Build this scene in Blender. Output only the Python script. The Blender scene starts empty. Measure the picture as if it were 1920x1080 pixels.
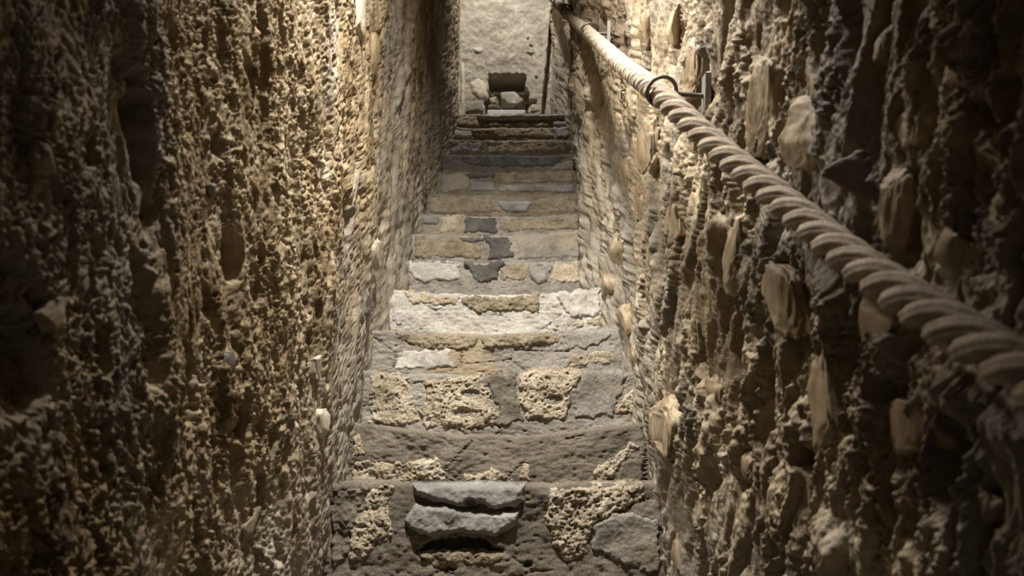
import bpy, math, random
import numpy as np
from mathutils import Vector

# ------------------------------------------------------------------ camera
F_PX, CX, CY = 1440.0, 960.0, 540.0
PITCH = math.radians(11.0)
CAM = np.array([0.0, 0.0, 1.8])
SP, CP = math.sin(PITCH), math.cos(PITCH)
scene = bpy.context.scene
C = scene.collection

cam_d = bpy.data.cameras.new('camera')
cam_d.sensor_width = 36.0
cam_d.lens = 36.0 * F_PX / 1920.0
cam_d.clip_start = 0.02
cam_d.dof.use_dof = True
cam_d.dof.focus_distance = 2.6
cam_d.dof.aperture_fstop = 4.5
cam = bpy.data.objects.new('camera', cam_d)
cam.location = CAM
cam.rotation_euler = (math.pi / 2 + PITCH, 0, 0)
C.objects.link(cam)
scene.camera = cam

# ------------------------------------------------------------------ world, lamps, exposure
w = bpy.data.worlds.new('world')
scene.world = w
w.use_nodes = True
w.node_tree.nodes['Background'].inputs[0].default_value = (0.9, 0.95, 1.0, 1)
w.node_tree.nodes['Background'].inputs[1].default_value = 0.07
vs = scene.view_settings
vs.view_transform = 'Standard'
vs.look = 'None'
vs.exposure = 0.35
vs.gamma = 1.0
vs.use_curve_mapping = False


def spot(name, loc, target, energy, angle, blend, size, col):
    d = bpy.data.lights.new(name, 'SPOT')
    d.energy = energy
    d.spot_size = math.radians(angle)
    d.spot_blend = blend
    d.shadow_soft_size = size
    d.color = col
    o = bpy.data.objects.new(name, d)
    o.location = CAM + np.array(loc)
    v = Vector(CAM + np.array(target)) - o.location
    o.rotation_euler = v.to_track_quat('-Z', 'Y').to_euler()
    C.objects.link(o)


spot('ceiling_spot_stairs', (-0.05, 1.15, 2.4), (0.0, 2.65, 0.1), 370, 100, 1.0, 0.07, (1.0, 0.96, 0.91))
spot('wall_spot_left_side', (-0.30, 1.75, 1.42), (0.30, 2.2, 0.15), 58, 128, 1.0, 0.05, (1.0, 0.95, 0.87))
spot('ceiling_spot_landing', (-0.10, 4.2, 4.3), (-0.05, 5.1, 2.45), 190, 66, 0.7, 0.04, (1.0, 0.96, 0.89))


# ------------------------------------------------------------------ helpers
def at(px, py, zc):
    xc, yc = (px - CX) / F_PX * zc, (py - CY) / F_PX * zc
    return CAM + np.array([xc, zc * CP + yc * SP, zc * SP - yc * CP])


def on_y(px, py, Y):
    yc = (py - CY) / F_PX
    zc = Y / (CP + yc * SP)
    return at(px, py, zc)


def sstep(a, b, x):
    t = np.clip((x - a) / (b - a), 0, 1)
    return t * t * (3 - 2 * t)


def _h(ix, iy, iz, s):
    with np.errstate(over='ignore'):
        h = (ix.astype(np.int64).astype(np.uint32) * np.uint32(374761393) + iy.astype(np.int64).astype(np.uint32) * np.uint32(668265263)
             + iz.astype(np.int64).astype(np.uint32) * np.uint32(2147483647) + np.uint32((s * 1274126177) & 0xffffffff))
        h = (h ^ (h >> np.uint32(13))) * np.uint32(1274126177)
        h = (h ^ (h >> np.uint32(16))) * np.uint32(2246822519)
        return h ^ (h >> np.uint32(15))


def h01(ix, iy, iz, s):
    return (_h(ix, iy, iz, s) & np.uint32(0xffffff)).astype(np.float32) / float(0x1000000)


def gn2(u, v, s):
    iu, iv = np.floor(u), np.floor(v)
    fu, fv = (u - iu).astype(np.float32), (v - iv).astype(np.float32)
    su, sv = fu * fu * fu * (fu * (fu * 6 - 15) + 10), fv * fv * fv * (fv * (fv * 6 - 15) + 10)
    z = np.zeros_like(iu)
    r = []
    for a in (0, 1):
        for b in (0, 1):
            t = h01(iu + a, iv + b, z, s) * (2 * math.pi)
            r.append(np.cos(t) * (fu - a) + np.sin(t) * (fv - b))
    x0 = r[0] + sv * (r[1] - r[0])
    x1 = r[2] + sv * (r[3] - r[2])
    return (x0 + su * (x1 - x0)) * 1.5


def gn3(p, s):
    i = np.floor(p)
    f = (p - i).astype(np.float32)
    q = f * f * f * (f * (f * 6 - 15) + 10)
    out = np.zeros(len(p), np.float32)
    for a in (0, 1):
        for b in (0, 1):
            for c in (0, 1):
                v = h01(i[:, 0] + a, i[:, 1] + b, i[:, 2] + c, s)
                wgt = (q[:, 0] if a else 1 - q[:, 0]) * (q[:, 1] if b else 1 - q[:, 1]) * (q[:, 2] if c else 1 - q[:, 2])
                out += v * wgt
    return out * 2 - 1


def worley2(u, v, s):
    iu, iv = np.floor(u), np.floor(v)
    f1 = np.full(u.shape, 9.0, np.float32)
    f2 = f1.copy()
    cid = np.zeros(u.shape, np.float32)
    z = np.zeros_like(iu)
    for a in (-1, 0, 1):
        for b in (-1, 0, 1):
            cu, cv = iu + a, iv + b
            du = cu + h01(cu, cv, z, s) - u
            dv = cv + h01(cu, cv, z + 1, s) - v
            d = np.sqrt(du * du + dv * dv).astype(np.float32)
            r = h01(cu, cv, z + 2, s)
            near = d < f1
            f2 = np.where(near, f1, np.minimum(f2, d))
            cid = np.where(near, r, cid)
            f1 = np.where(near, d, f1)
    return f1, f2, cid


def facets(u, v, s):
    """broken-rock relief: every cell is a tilted plane with its own height"""
    iu, iv = np.floor(u), np.floor(v)
    f1 = np.full(u.shape, 9.0, np.float32)
    f2 = f1.copy()
    val = np.zeros(u.shape, np.float32)
    z = np.zeros_like(iu)
    for a in (-1, 0, 1):
        for b in (-1, 0, 1):
            cu, cv = iu + a, iv + b
            du = cu + h01(cu, cv, z, s) - u
            dv = cv + h01(cu, cv, z + 1, s) - v
            d = np.abs(du) * 0.6 + np.sqrt(du * du + dv * dv) * 0.7
            near = d < f1
            f2 = np.where(near, f1, np.minimum(f2, d))
            pl = (h01(cu, cv, z + 2, s) - 0.5) * du * 2.4 + (h01(cu, cv, z + 3, s) - 0.5) * dv * 2.4 + h01(cu, cv, z + 4, s) - 0.5
            val = np.where(near, pl, val)
            f1 = np.where(near, d, f1)
    return val, (f2 - f1).astype(np.float32)


def fbm2(u, v, s, n=4, g=0.5):
    o = 0
    a = 1.0
    for k in range(n):
        o = o + a * gn2(u * 2 ** k, v * 2 ** k, s + k)
        a *= g
    return o


WORLD = {}


def mesh_obj(name, V, F, mat, parent=None, origin=None, smooth=True):
    V = np.asarray(V, np.float64)
    if origin is None:
        origin = V.mean(0) if parent is not None else np.zeros(3)
    origin = np.asarray(origin, float)
    me = bpy.data.meshes.new(name)
    F = np.asarray(F, np.int32)
    k = F.shape[1]
    me.vertices.add(len(V))
    me.vertices.foreach_set('co', (V - origin).astype(np.float32).ravel())
    me.loops.add(F.size)
    me.loops.foreach_set('vertex_index', F.ravel())
    me.polygons.add(len(F))
    me.polygons.foreach_set('loop_start', np.arange(0, F.size, k, dtype=np.int32))
    me.polygons.foreach_set('loop_total', np.full(len(F), k, np.int32))
    me.polygons.foreach_set('use_smooth', np.full(len(F), smooth))
    me.update(calc_edges=True)
    me.materials.append(mat)
    o = bpy.data.objects.new(name, me)
    po = WORLD[parent.name] if parent is not None else np.zeros(3)
    o.location = origin - po
    if parent is not None:
        o.parent = parent
    C.objects.link(o)
    WORLD[o.name] = origin
    return o


def empty(name, loc):
    o = bpy.data.objects.new(name, None)
    o.location = loc
    o.empty_display_size = 0.1
    C.objects.link(o)
    WORLD[o.name] = np.asarray(loc, float)
    return o


def tag(o, label=None, cat=None, group=None, kind=None):
    for k, v in (('label', label), ('category', cat), ('group', group), ('kind', kind)):
        if v:
            o[k] = v
    return o


def grid_faces(nu, nv, flip=False):
    i = np.arange(nu * nv).reshape(nu, nv)
    a, b, c, d = i[:-1, :-1], i[1:, :-1], i[1:, 1:], i[:-1, 1:]
    f = np.stack([a, b, c, d] if not flip else [a, d, c, b], -1)
    return f.reshape(-1, 4)


# ------------------------------------------------------------------ materials
def ramp(nt, fac, stops):
    r = nt.nodes.new('ShaderNodeValToRGB')
    e = r.color_ramp.elements
    while len(e) < len(stops):
        e.new(0.5)
    for el, (p, c) in zip(e, stops):
        el.position = p
        el.color = (*c, 1)
    nt.links.new(fac, r.inputs[0])
    return r.outputs[0]


def noise(nt, vec, scale, detail=6, rough=0.6, dist=0.0):
    n = nt.nodes.new('ShaderNodeTexNoise')
    n.inputs['Scale'].default_value = scale
    n.inputs['Detail'].default_value = detail
    n.inputs['Roughness'].default_value = rough
    n.inputs['Distortion'].default_value = dist
    nt.links.new(vec, n.inputs['Vector'])
    return n.outputs[0]


def mix(nt, fac, a, b, mode='MIX'):
    m = nt.nodes.new('ShaderNodeMix')
    m.data_type = 'RGBA'
    m.blend_type = mode
    for sock, val in ((m.inputs[0], fac), (m.inputs[6], a), (m.inputs[7], b)):
        if isinstance(val, (int, float)):
            sock.default_value = val
        elif isinstance(val, tuple):
            sock.default_value = (*val, 1)
        else:
            nt.links.new(val, sock)
    return m.outputs[2]


def srgb(r, g, b):
    return tuple(((c / 255) / 12.92 if c / 255 < 0.04045 else ((c / 255 + 0.055) / 1.055) ** 2.4) for c in (r, g, b))


# stair slope used by the dust band: height above the nosing line is z - DUST_K*y - DUST_C
DUST_K, DUST_C = 0.8547, -0.171


def rock_mat(name, cols, scale=9, fine=90, bump=0.5, bdist=0.006, rough=0.85, stain=None, stretch=1.0, spec=0.3, pores=0.0, dust=None):
    m = bpy.data.materials.new(name)
    m.use_nodes = True
    nt = m.node_tree
    b = nt.nodes['Principled BSDF']
    geo = nt.nodes.new('ShaderNodeNewGeometry')
    mp = nt.nodes.new('ShaderNodeMapping')
    mp.inputs['Rotation'].default_value = (math.radians(-22), 0, 0)
    mp.inputs['Scale'].default_value = (1, 1, 1 / stretch)
    nt.links.new(geo.outputs['Position'], mp.inputs['Vector'])
    vec = mp.outputs[0]
    n1 = noise(nt, vec, scale, 8, 0.65, 0.6)
    k = len(cols)
    col = ramp(nt, n1, [(0.30 + 0.42 * i / (k - 1), c) for i, c in enumerate(cols)])
    n2 = noise(nt, vec, fine, 5, 0.7)
    var = ramp(nt, n2, [(0.3, (0.55, 0.55, 0.55)), (0.7, (1.25, 1.25, 1.25))])
    col = mix(nt, 0.8, col, var, 'MULTIPLY')
    if stain:
        n3 = noise(nt, vec, scale * 0.35, 5, 0.6, 0.4)
        fac = ramp(nt, n3, [(0.5, (0, 0, 0)), (0.62, (1, 1, 1))])
        col = mix(nt, fac, col, mix(nt, 0.7, col, stain))
    if dust:
        # pale mortar dust rubbed on the wall along the steps
        sx = nt.nodes.new('ShaderNodeVectorMath')
        sx.operation = 'DOT_PRODUCT'
        sx.inputs[1].default_value = (0, -DUST_K, 1)
        nt.links.new(geo.outputs['Position'], sx.inputs[0])
        ma = nt.nodes.new('ShaderNodeMath')
        ma.operation = 'MULTIPLY_ADD'
        ma.inputs[1].default_value = 0.9
        nt.links.new(noise(nt, vec, 4, 6, 0.6), ma.inputs[0])
        nt.links.new(sx.outputs['Value'], ma.inputs[2])
        mr = nt.nodes.new('ShaderNodeMapRange')
        mr.inputs['From Min'].default_value = DUST_C + 0.55
        mr.inputs['From Max'].default_value = DUST_C + 1.15
        mr.inputs['To Min'].default_value = 0.75
        mr.inputs['To Max'].default_value = 0.0
        nt.links.new(ma.outputs[0], mr.inputs['Value'])
        bw = nt.nodes.new('ShaderNodeRGBToBW')
        nt.links.new(col, bw.inputs[0])
        col = mix(nt, mr.outputs[0], col, mix(nt, 0.55, mix(nt, 1.0, bw.outputs[0], (1.12, 1.04, 0.92), 'MULTIPLY'), dust))
    nt.links.new(col, b.inputs['Base Color'])
    b.inputs['Roughness'].default_value = rough
    b.inputs['Specular IOR Level'].default_value = spec
    hgt = n2
    if pores:
        vo = nt.nodes.new('ShaderNodeTexVoronoi')
        vo.inputs['Scale'].default_value = pores
        nt.links.new(vec, vo.inputs['Vector'])
        ps = nt.nodes.new('ShaderNodeMath')
        ps.operation = 'SMOOTH_MIN'
        ps.inputs[1].default_value = 0.35
        ps.inputs[2].default_value = 0.1
        nt.links.new(vo.outputs['Distance'], ps.inputs[0])
        ad = nt.nodes.new('ShaderNodeMath')
        ad.operation = 'MULTIPLY_ADD'
        ad.inputs[1].default_value = 1.6
        nt.links.new(ps.outputs[0], ad.inputs[0])
        nt.links.new(n2, ad.inputs[2])
        hgt = ad.outputs[0]
    bp = nt.nodes.new('ShaderNodeBump')
    bp.inputs['Strength'].default_value = bump
    bp.inputs['Distance'].default_value = bdist
    nt.links.new(hgt, bp.inputs['Height'])
    nt.links.new(bp.outputs[0], b.inputs['Normal'])
    return m


def metal_mat(name, c, rough):
    m = rock_mat(name, [c, tuple(x * 1.5 for x in c)], 40, 200, 0.25, 0.001, rough, spec=0.5)
    m.node_tree.nodes['Principled BSDF'].inputs['Metallic'].default_value = 0.85
    return m


M = {
    'wall_left': rock_mat('brown conglomerate', [srgb(86, 73, 52), srgb(138, 119, 88), srgb(168, 150, 120), srgb(194, 182, 158)], 7, 70, 0.7, 0.008, 0.8, srgb(128, 122, 112), 1.6, dust=srgb(158, 149, 132)),
    'wall_right': rock_mat('tan conglomerate', [srgb(88, 75, 55), srgb(140, 123, 96), srgb(172, 155, 126), srgb(196, 184, 160)], 8, 80, 0.7, 0.008, 0.7, srgb(120, 114, 104), 1.6, 0.5, dust=srgb(164, 154, 136)),
    'wall_stone': rock_mat('smooth limestone', [srgb(116, 100, 76), srgb(158, 140, 112), srgb(190, 175, 150)], 9, 60, 0.5, 0.006, 0.55, srgb(136, 112, 78), 2.5, 0.55),
    'pebble': rock_mat('grey pebble', [srgb(88, 84, 76), srgb(130, 124, 112)], 14, 80, 0.3, 0.003, 0.6),
    'pale': rock_mat('pale chip', [srgb(172, 160, 138), srgb(204, 194, 174)], 14, 80, 0.3, 0.003, 0.7),
    'back': rock_mat('plastered tuff', [srgb(126, 118, 104), srgb(162, 154, 138), srgb(184, 177, 163)], 9, 70, 0.5, 0.006, 0.9, srgb(150, 142, 130)),
    'mortar_dark': rock_mat('dark mortar', [srgb(94, 86, 74), srgb(122, 113, 99), srgb(140, 131, 116)], 6, 130, 1.0, 0.006, 0.9),
    'mortar': rock_mat('grey mortar', [srgb(112, 106, 96), srgb(144, 138, 127), srgb(162, 156, 145)], 6, 120, 1.0, 0.006, 0.9, srgb(156, 138, 110)),
    'mortar_light': rock_mat('pale mortar', [srgb(140, 136, 126), srgb(170, 165, 154), srgb(194, 189, 178)], 8, 110, 0.4, 0.004, 0.9),
    'tan': rock_mat('porous tan stone', [srgb(146, 131, 108), srgb(182, 168, 144), srgb(212, 202, 182)], 14, 120, 0.9, 0.008, 0.9, None, 1, 0.3, 150),
    'tan_dark': rock_mat('brown tuff stone', [srgb(108, 97, 79), srgb(141, 128, 106), srgb(166, 153, 130)], 14, 110, 0.8, 0.007, 0.9, None, 1, 0.3, 100),
    'slate': rock_mat('blue grey slab', [srgb(108, 105, 99), srgb(140, 137, 130), srgb(178, 174, 166)], 7, 120, 0.7, 0.005, 0.75, None, 0.4),
    'dark_stone': rock_mat('charcoal stone', [srgb(62, 60, 56), srgb(88, 85, 80), srgb(108, 104, 98)], 10, 120, 0.5, 0.004, 0.85),
    'step_far': rock_mat('dark worn steps', [srgb(96, 86, 68), srgb(126, 114, 94), srgb(144, 134, 116)], 7, 110, 0.6, 0.006, 0.9, srgb(96, 92, 88)),
    'iron': metal_mat('wrought iron', srgb(98, 92, 86), 0.42),
    'plate': metal_mat('grey iron plate', srgb(140, 138, 132), 0.6),
    'white': rock_mat('white board', [srgb(232, 232, 236), srgb(244, 244, 246)], 8, 60, 0.05, 0.001, 0.6),
}
m = rock_mat('hemp rope', [srgb(138, 123, 106), srgb(170, 155, 136), srgb(190, 178, 160)], 30, 260, 0.6, 0.003, 0.9)
M['rope'] = m

# ------------------------------------------------------------------ layout measured on the stairs
Z0, Q = 2.1, 0.109
NOSE_Y = {-1: 1112, 0: 905, 1: 792, 2: 697, 3: 617, 4: 543, 5: 488, 6: 438, 7: 402, 8: 362, 9: 321, 10: 289, 11: 261, 12: 238, 13: 213}
EDGE = {-1: (596, 1262), 0: (614, 1241), 1: (656, 1214), 2: (684, 1194), 3: (703, 1164), 4: (733, 1129), 5: (763, 1092), 6: (772, 1089),
        7: (785, 1087), 8: (800, 1085), 9: (822, 1080), 10: (830, 1078), 11: (842, 1075), 12: (848, 1072), 13: (855, 1068)}
NOSE = {n: at(960, NOSE_Y[n], Z0 * (1 + Q * n)) for n in NOSE_Y}
for n in range(-2, -9, -1):
    NOSE[n] = NOSE[n + 1] - np.array([0, 0.2, 0.172])
YS = np.array([NOSE[n][1] for n in sorted(EDGE)])
XL = np.array([(EDGE[n][0] - CX) / F_PX * Z0 * (1 + Q * n) for n in sorted(EDGE)])
XR = np.array([(EDGE[n][1] - CX) / F_PX * Z0 * (1 + Q * n) for n in sorted(EDGE)])
Y_BACK = NOSE[13][1] + 0.55
XL_Y = np.concatenate([[-1.5, 0.5, 1.2], YS, [Y_BACK + 0.4]])
XL_X = np.concatenate([[-0.56, -0.55, -0.53], XL, [-0.43]])
XR_Y = np.concatenate([[-1.5, 0.3, 0.7, 1.2], YS, [Y_BACK - 0.02, Y_BACK + 0.4]])
XR_X = np.concatenate([[0.56, 0.54, 0.50, 0.45], XR, [0.30, 0.29]])


def slope_z(Y):
    return NOSE[0][2] + (NOSE[13][2] - NOSE[0][2]) / (NOSE[13][1] - NOSE[0][1]) * (Y - NOSE[0][1])


def wall_x(side, Y):
    return np.interp(Y, XL_Y, XL_X) if side == 'left' else np.interp(Y, XR_Y, XR_X)


def on_wall(side, px, py):
    """point of the base wall surface seen at a photo position"""
    lo, hi = 0.35, 7.0
    for _ in range(50):
        mid = (lo + hi) / 2
        p = at(px, py, mid)
        inside = p[0] > wall_x('left', p[1]) if side == 'left' else p[0] < wall_x('right', p[1])
        if inside:
            lo = mid
        else:
            hi = mid
    return at(px, py, (lo + hi) / 2)


RP = [(1900, 682, 0.670), (1780, 612, 0.765), (1640, 517, 0.92), (1560, 455, 1.03), (1480, 388, 1.155), (1350, 281, 1.385), (1240, 180, 1.636),
      (1170, 124, 2.12), (1105, 64, 2.95), (1060, 22, 4.2), (1043, 4, 5.0)]
RPW = np.array([at(*q) for q in RP])
RPW = RPW[np.argsort(RPW[:, 1])]


# ------------------------------------------------------------------ rough walls
def build_wall(side, carve, disp):
    nu, nv = 740, 580
    y_far = Y_BACK + 0.3
    inv = np.linspace(1 / 0.66, 1 / y_far, nu - 40)
    yy = np.concatenate([np.linspace(-1.4, 0.645, 40), 1 / inv])
    dy = np.gradient(yy)
    t = np.linspace(0, 1, nv)
    lo_all = slope_z(yy) - 0.45 - CAM[2]
    hi_all = slope_z(yy) + 4.0 - CAM[2]
    ya = np.maximum(yy, 0.5)
    lo = np.clip(-0.24 * ya - 0.06, lo_all + 0.01, None)
    lo = np.maximum(lo, slope_z(yy) - 0.33 - CAM[2])
    hi = np.minimum(0.68 * ya + 0.12, hi_all - 0.01)
    a, b = 0.07, 0.91
    tt = t[None, :]
    L0, L1, H0, H1 = [x[:, None] for x in (lo_all, lo, hi, hi_all)]
    zz = np.where(tt < a, L0 + (L1 - L0) * tt / a, np.where(tt < b, L1 + (H0 - L1) * (tt - a) / (b - a), H0 + (H1 - H0) * (tt - b) / (1 - b)))
    Z = zz + CAM[2]
    Y = np.repeat(yy[:, None], nv, 1)
    DY = np.repeat(dy[:, None], nv, 1)
    X = np.repeat(wall_x(side, yy)[:, None], nv, 1)
    d = disp(Y, Z, DY)
    for (px, py, ry, rz, dep) in carve:
        p = on_wall(side, px, py)
        th = math.radians(20)
        du, dv = Y - p[1], Z - p[2]
        u = (du * math.cos(th) + dv * math.sin(th)) / ry
        v = (-du * math.sin(th) + dv * math.cos(th)) / rz
        r = np.sqrt(u * u + v * v) + 0.35 * gn2(Y * 30, Z * 30, 77)
        d = d - dep * (1 - sstep(0.45, 1.1, r))
    if side == 'right':
        for (px, py) in ((1325, 182), (1140, 66)):
            p = on_wall(side, px, py)
            rr = np.sqrt(((Y - p[1]) / 1.6) ** 2 + (Z - p[2]) ** 2)
            d = d * sstep(0.03, 0.12, rr)
        rx_, rz_ = np.interp(yy, RPW[:, 1], RPW[:, 0]), np.interp(yy, RPW[:, 1], RPW[:, 2])
        room = (wall_x('right', yy) - rx_ - 0.036)[:, None] + 0.4 * sstep(0.05, 0.25, np.abs(Z - rz_[:, None]))
        dp = np.clip(d, 0, None)
        d = d - dp + dp * np.clip(room / 0.075, 0.3, 1) + 0.004 * ridge(Y / 0.02, Z / 0.03, 78) * (1 - np.clip(room / 0.15, 0, 1))
    sgn = 1 if side == 'left' else -1
    far = 1 - (0.62 if side == 'left' else 0.38) * sstep(1.5, 3.8, Y)
    yw = Y + 0.02 * gn2(Y * 8, Z * 5, 73)
    fa, fe = facets(yw / 0.10, Z / 0.26, 74)
    d = d * far + (1 - far) * (0.012 * gn2(yw / 0.06, Z / 0.45, 71) + 0.008 * gn2(yw / 0.12, Z / 0.2, 72) + (0.030 if side == 'left' else 0.07) * fa * sstep(0, 0.3, fe) + 0.009 * ridge(yw / 0.09, Z / 0.05, 75) + 0.007 * gn2(yw / 0.07, Z / 0.022, 76))
    X = X + sgn * d
    V = np.stack([X, Y, Z], -1).reshape(-1, 3)
    o = mesh_obj('wall_' + side, V, grid_faces(nu, nv, side == 'right'), M['wall_' + side])
    return o, (yy, Z, X)


def aa(lam, DY):
    return sstep(0.5, 2.0, lam / DY)


TH = math.radians(20)


def rot(Y, Z):
    u = Y * math.cos(TH) + Z * math.sin(TH)
    v = -Y * math.sin(TH) + Z * math.cos(TH)
    return u, v


def ridge(u, v, s):
    return 1 - 2.4 * np.abs(gn2(u, v, s))


def disp_left(Y, Z, DY):
    u, v = rot(Y, Z)
    v = v / 2.2
    wu = u + 0.016 * gn2(u * 12, v * 12, 5) + 0.006 * gn2(u * 40, v * 40, 15)
    wv = v + 0.016 * gn2(u * 12, v * 12, 6) + 0.006 * gn2(u * 40, v * 40, 16)
    d = 0.026 * gn2(wu / 0.42, wv / 0.42, 1) + 0.012 * gn2(wu / 0.17, wv / 0.17, 2)
    rough = 0.40 + 0.60 * sstep(-0.40, 0.1, gn2(u / 0.16, v / 0.16, 9))
    a, e = facets(wu / 0.09, wv / 0.14, 33)
    d = d + 0.012 * a * sstep(0, 0.35, e)
    d = d + rough * 0.007 * gn2(wu / 0.07, wv / 0.07, 3)
    d = d + rough * 0.004 * aa(0.04, DY) * ridge(wu / 0.034, wv / 0.034, 4)
    d = d + rough * 0.0050 * aa(0.016, DY) * gn2(wu / 0.011, wv / 0.009, 7)
    d = d + rough * 0.0045 * aa(0.010, DY) * ridge(wu / 0.007, wv / 0.005, 8)
    d = d + rough * 0.003 * aa(0.007, DY) * gn2(wu / 0.0045, wv / 0.003, 18)
    f1, f2, c = worley2(wu / 0.055, wv / 0.045, 11)
    d = d - aa(0.05, DY) * 0.018 * (c > 0.78) * (1 - sstep(0.12, 0.36, f1))
    f1, f2, c = worley2(wu / 0.013, wv / 0.010, 12)
    d = d - aa(0.018, DY) * 0.009 * (c > 0.6) * (1 - sstep(0.15, 0.40, f1))
    return d


def disp_right(Y, Z, DY):
    u, v = rot(Y, Z)
    v = v / 2.4
    wu = u + 0.018 * gn2(u * 10, v * 10, 25) + 0.006 * gn2(u * 40, v * 40, 45)
    wv = v + 0.018 * gn2(u * 10, v * 10, 26) + 0.006 * gn2(u * 40, v * 40, 46)
    d = 0.018 * gn2(wu / 0.4, wv / 0.4, 21) + 0.011 * gn2(wu / 0.17, wv / 0.17, 22)
    a, e = facets(wu / 0.09, wv / 0.10, 31)
    d = d + 0.031 * (a + 0.15) * sstep(0, 0.25, e)
    rough = 0.42 + 0.58 * sstep(-0.25, 0.10, gn2(u / 0.13, v / 0.13, 29))
    a, e = facets(wu / 0.04, wv / 0.075, 32)
    d = d + rough * aa(0.05, DY) * 0.016 * a * sstep(0, 0.25, e)
    d = d + rough * 0.006 * aa(0.04, DY) * ridge(wu / 0.032, wv / 0.032, 23)
    d = d + rough * 0.006 * aa(0.02, DY) * gn2(wu / 0.013, wv / 0.010, 24)
    d = d + rough * 0.005 * aa(0.012, DY) * ridge(wu / 0.008, wv / 0.006, 27)
    d = d + rough * 0.0035 * aa(0.007, DY) * gn2(wu / 0.006, wv / 0.004, 28)
    f1, f2, c = worley2(wu / 0.05, wv / 0.04, 51)
    d = d - aa(0.05, DY) * 0.020 * (c > 0.74) * (1 - sstep(0.12, 0.36, f1))
    return d


CARVE_L = [(706, 225, 0.055, 0.20, 0.10), (262, 245, 0.03, 0.09, 0.05), (195, 650, 0.016, 0.035, 0.06), (452, 772, 0.02, 0.05, 0.05),
           (60, 650, 0.06, 0.10, 0.035), (484, 110, 0.022, 0.17, 0.03), (470, 160, 0.02, 0.05, 0.03), (690, 690, 0.05, 0.10, 0.04),
           (635, 985, 0.02, 0.14, 0.03), (590, 650, 0.03, 0.05, 0.04), (435, 485, 0.02, 0.05, 0.04), (10, 480, 0.02, 0.05, 0.04),
           (270, 610, 0.035, 0.12, 0.025), (440, 870, 0.035, 0.12, 0.022), (655, 420, 0.05, 0.10, 0.03), (350, 720, 0.03, 0.08, 0.03)]
CARVE_R = [(1310, 210, 0.03, 0.06, 0.03), (1255, 310, 0.04, 0.08, 0.05), (1160, 640, 0.05, 0.10, 0.05), (1205, 700, 0.03, 0.12, 0.04),
           (1190, 560, 0.03, 0.10, 0.04), (1520, 850, 0.03, 0.035, 0.05), (1450, 760, 0.03, 0.10, 0.035), (1440, 600, 0.03, 0.06, 0.04),
           (1700, 430, 0.03, 0.06, 0.04), (1500, 560, 0.015, 0.06, 0.03), (1395, 300, 0.015, 0.08, 0.03),
           (1210, 790, 0.05, 0.07, 0.04), (1740, 600, 0.02, 0.05, 0.03), (1790, 860, 0.03, 0.07, 0.04), (1350, 880, 0.02, 0.05, 0.03)]
wall_left, GL = build_wall('left', CARVE_L, disp_left)
wall_right, GR = build_wall('right', CARVE_R, disp_right)
tag(wall_left, 'rough brown conglomerate wall left of the steps', None, None, 'structure')
tag(wall_right, 'craggy tan wall with embedded stones behind the rope', None, None, 'structure')


def wall_surf(G, Y, Z):
    yy, ZZ, XX = G
    i = int(np.clip(np.searchsorted(yy, Y), 0, len(yy) - 1))
    return float(np.interp(Z, ZZ[i], XX[i]))


# ico sphere template
def icosphere(n):
    t = (1 + 5 ** 0.5) / 2
    V = [(-1, t, 0), (1, t, 0), (-1, -t, 0), (1, -t, 0), (0, -1, t), (0, 1, t), (0, -1, -t), (0, 1, -t), (t, 0, -1), (t, 0, 1), (-t, 0, -1), (-t, 0, 1)]
    V = [np.array(v) / np.linalg.norm(v) for v in V]
    F = [(0, 11, 5), (0, 5, 1), (0, 1, 7), (0, 7, 10), (0, 10, 11), (1, 5, 9), (5, 11, 4), (11, 10, 2), (10, 7, 6), (7, 1, 8),
         (3, 9, 4), (3, 4, 2), (3, 2, 6), (3, 6, 8), (3, 8, 9), (4, 9, 5), (2, 4, 11), (6, 2, 10), (8, 6, 7), (9, 8, 1)]
    for _ in range(n):
        mid = {}
        G = []

        def m_(a, b):
            k = (min(a, b), max(a, b))
            if k not in mid:
                v = V[a] + V[b]
                V.append(v / np.linalg.norm(v))
                mid[k] = len(V) - 1
            return mid[k]
        for a, b, c in F:
            ab, bc, ca = m_(a, b), m_(b, c), m_(c, a)
            G += [(a, ab, ca), (b, bc, ab), (c, ca, bc), (ab, bc, ca)]
        F = G
    return np.array(V), np.array(F)


ICO = {k: icosphere(k) for k in (2, 3, 4)}


def boulder(name, c, radii, tilt, seed, mat, parent, lvl=3, amp=0.28):
    """irregular stone: radii = (across wall, along wall, height); tilt leans its long axis in the wall plane"""
    V, F = ICO[lvl]
    p = V.copy()
    n = gn3(p * 1.3 + seed * 7.1, seed) * amp + gn3(p * 3.1 + seed * 3.3, seed + 1) * amp * 0.45
    if lvl >= 3:
        q = p * np.array([7, 7, 1.8]) + seed
        n = n + gn3(q, seed + 2) * amp * 0.22 + gn3(p * 9 + seed, seed + 3) * amp * 0.30 + gn3(p * 20 + seed, seed + 4) * amp * 0.14
    rng = np.random.RandomState(seed)
    p = np.sign(p) * np.abs(p) ** 0.6
    for _ in range(9):
        nv_ = rng.normal(size=3)
        nv_ /= np.linalg.norm(nv_)
        over = p @ nv_ - rng.uniform(0.6, 0.95)
        p = p - np.clip(over, 0, None)[:, None] * nv_ * 0.9
    p = p * (1 + n * 0.55)[:, None] * np.array(radii)
    ct, st = math.cos(tilt), math.sin(tilt)
    y = p[:, 1] * ct - p[:, 2] * st
    z = p[:, 1] * st + p[:, 2] * ct
    p = np.stack([p[:, 0], y, z], -1) + c
    return mesh_obj(name, p, F, mat, parent, c)


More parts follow.
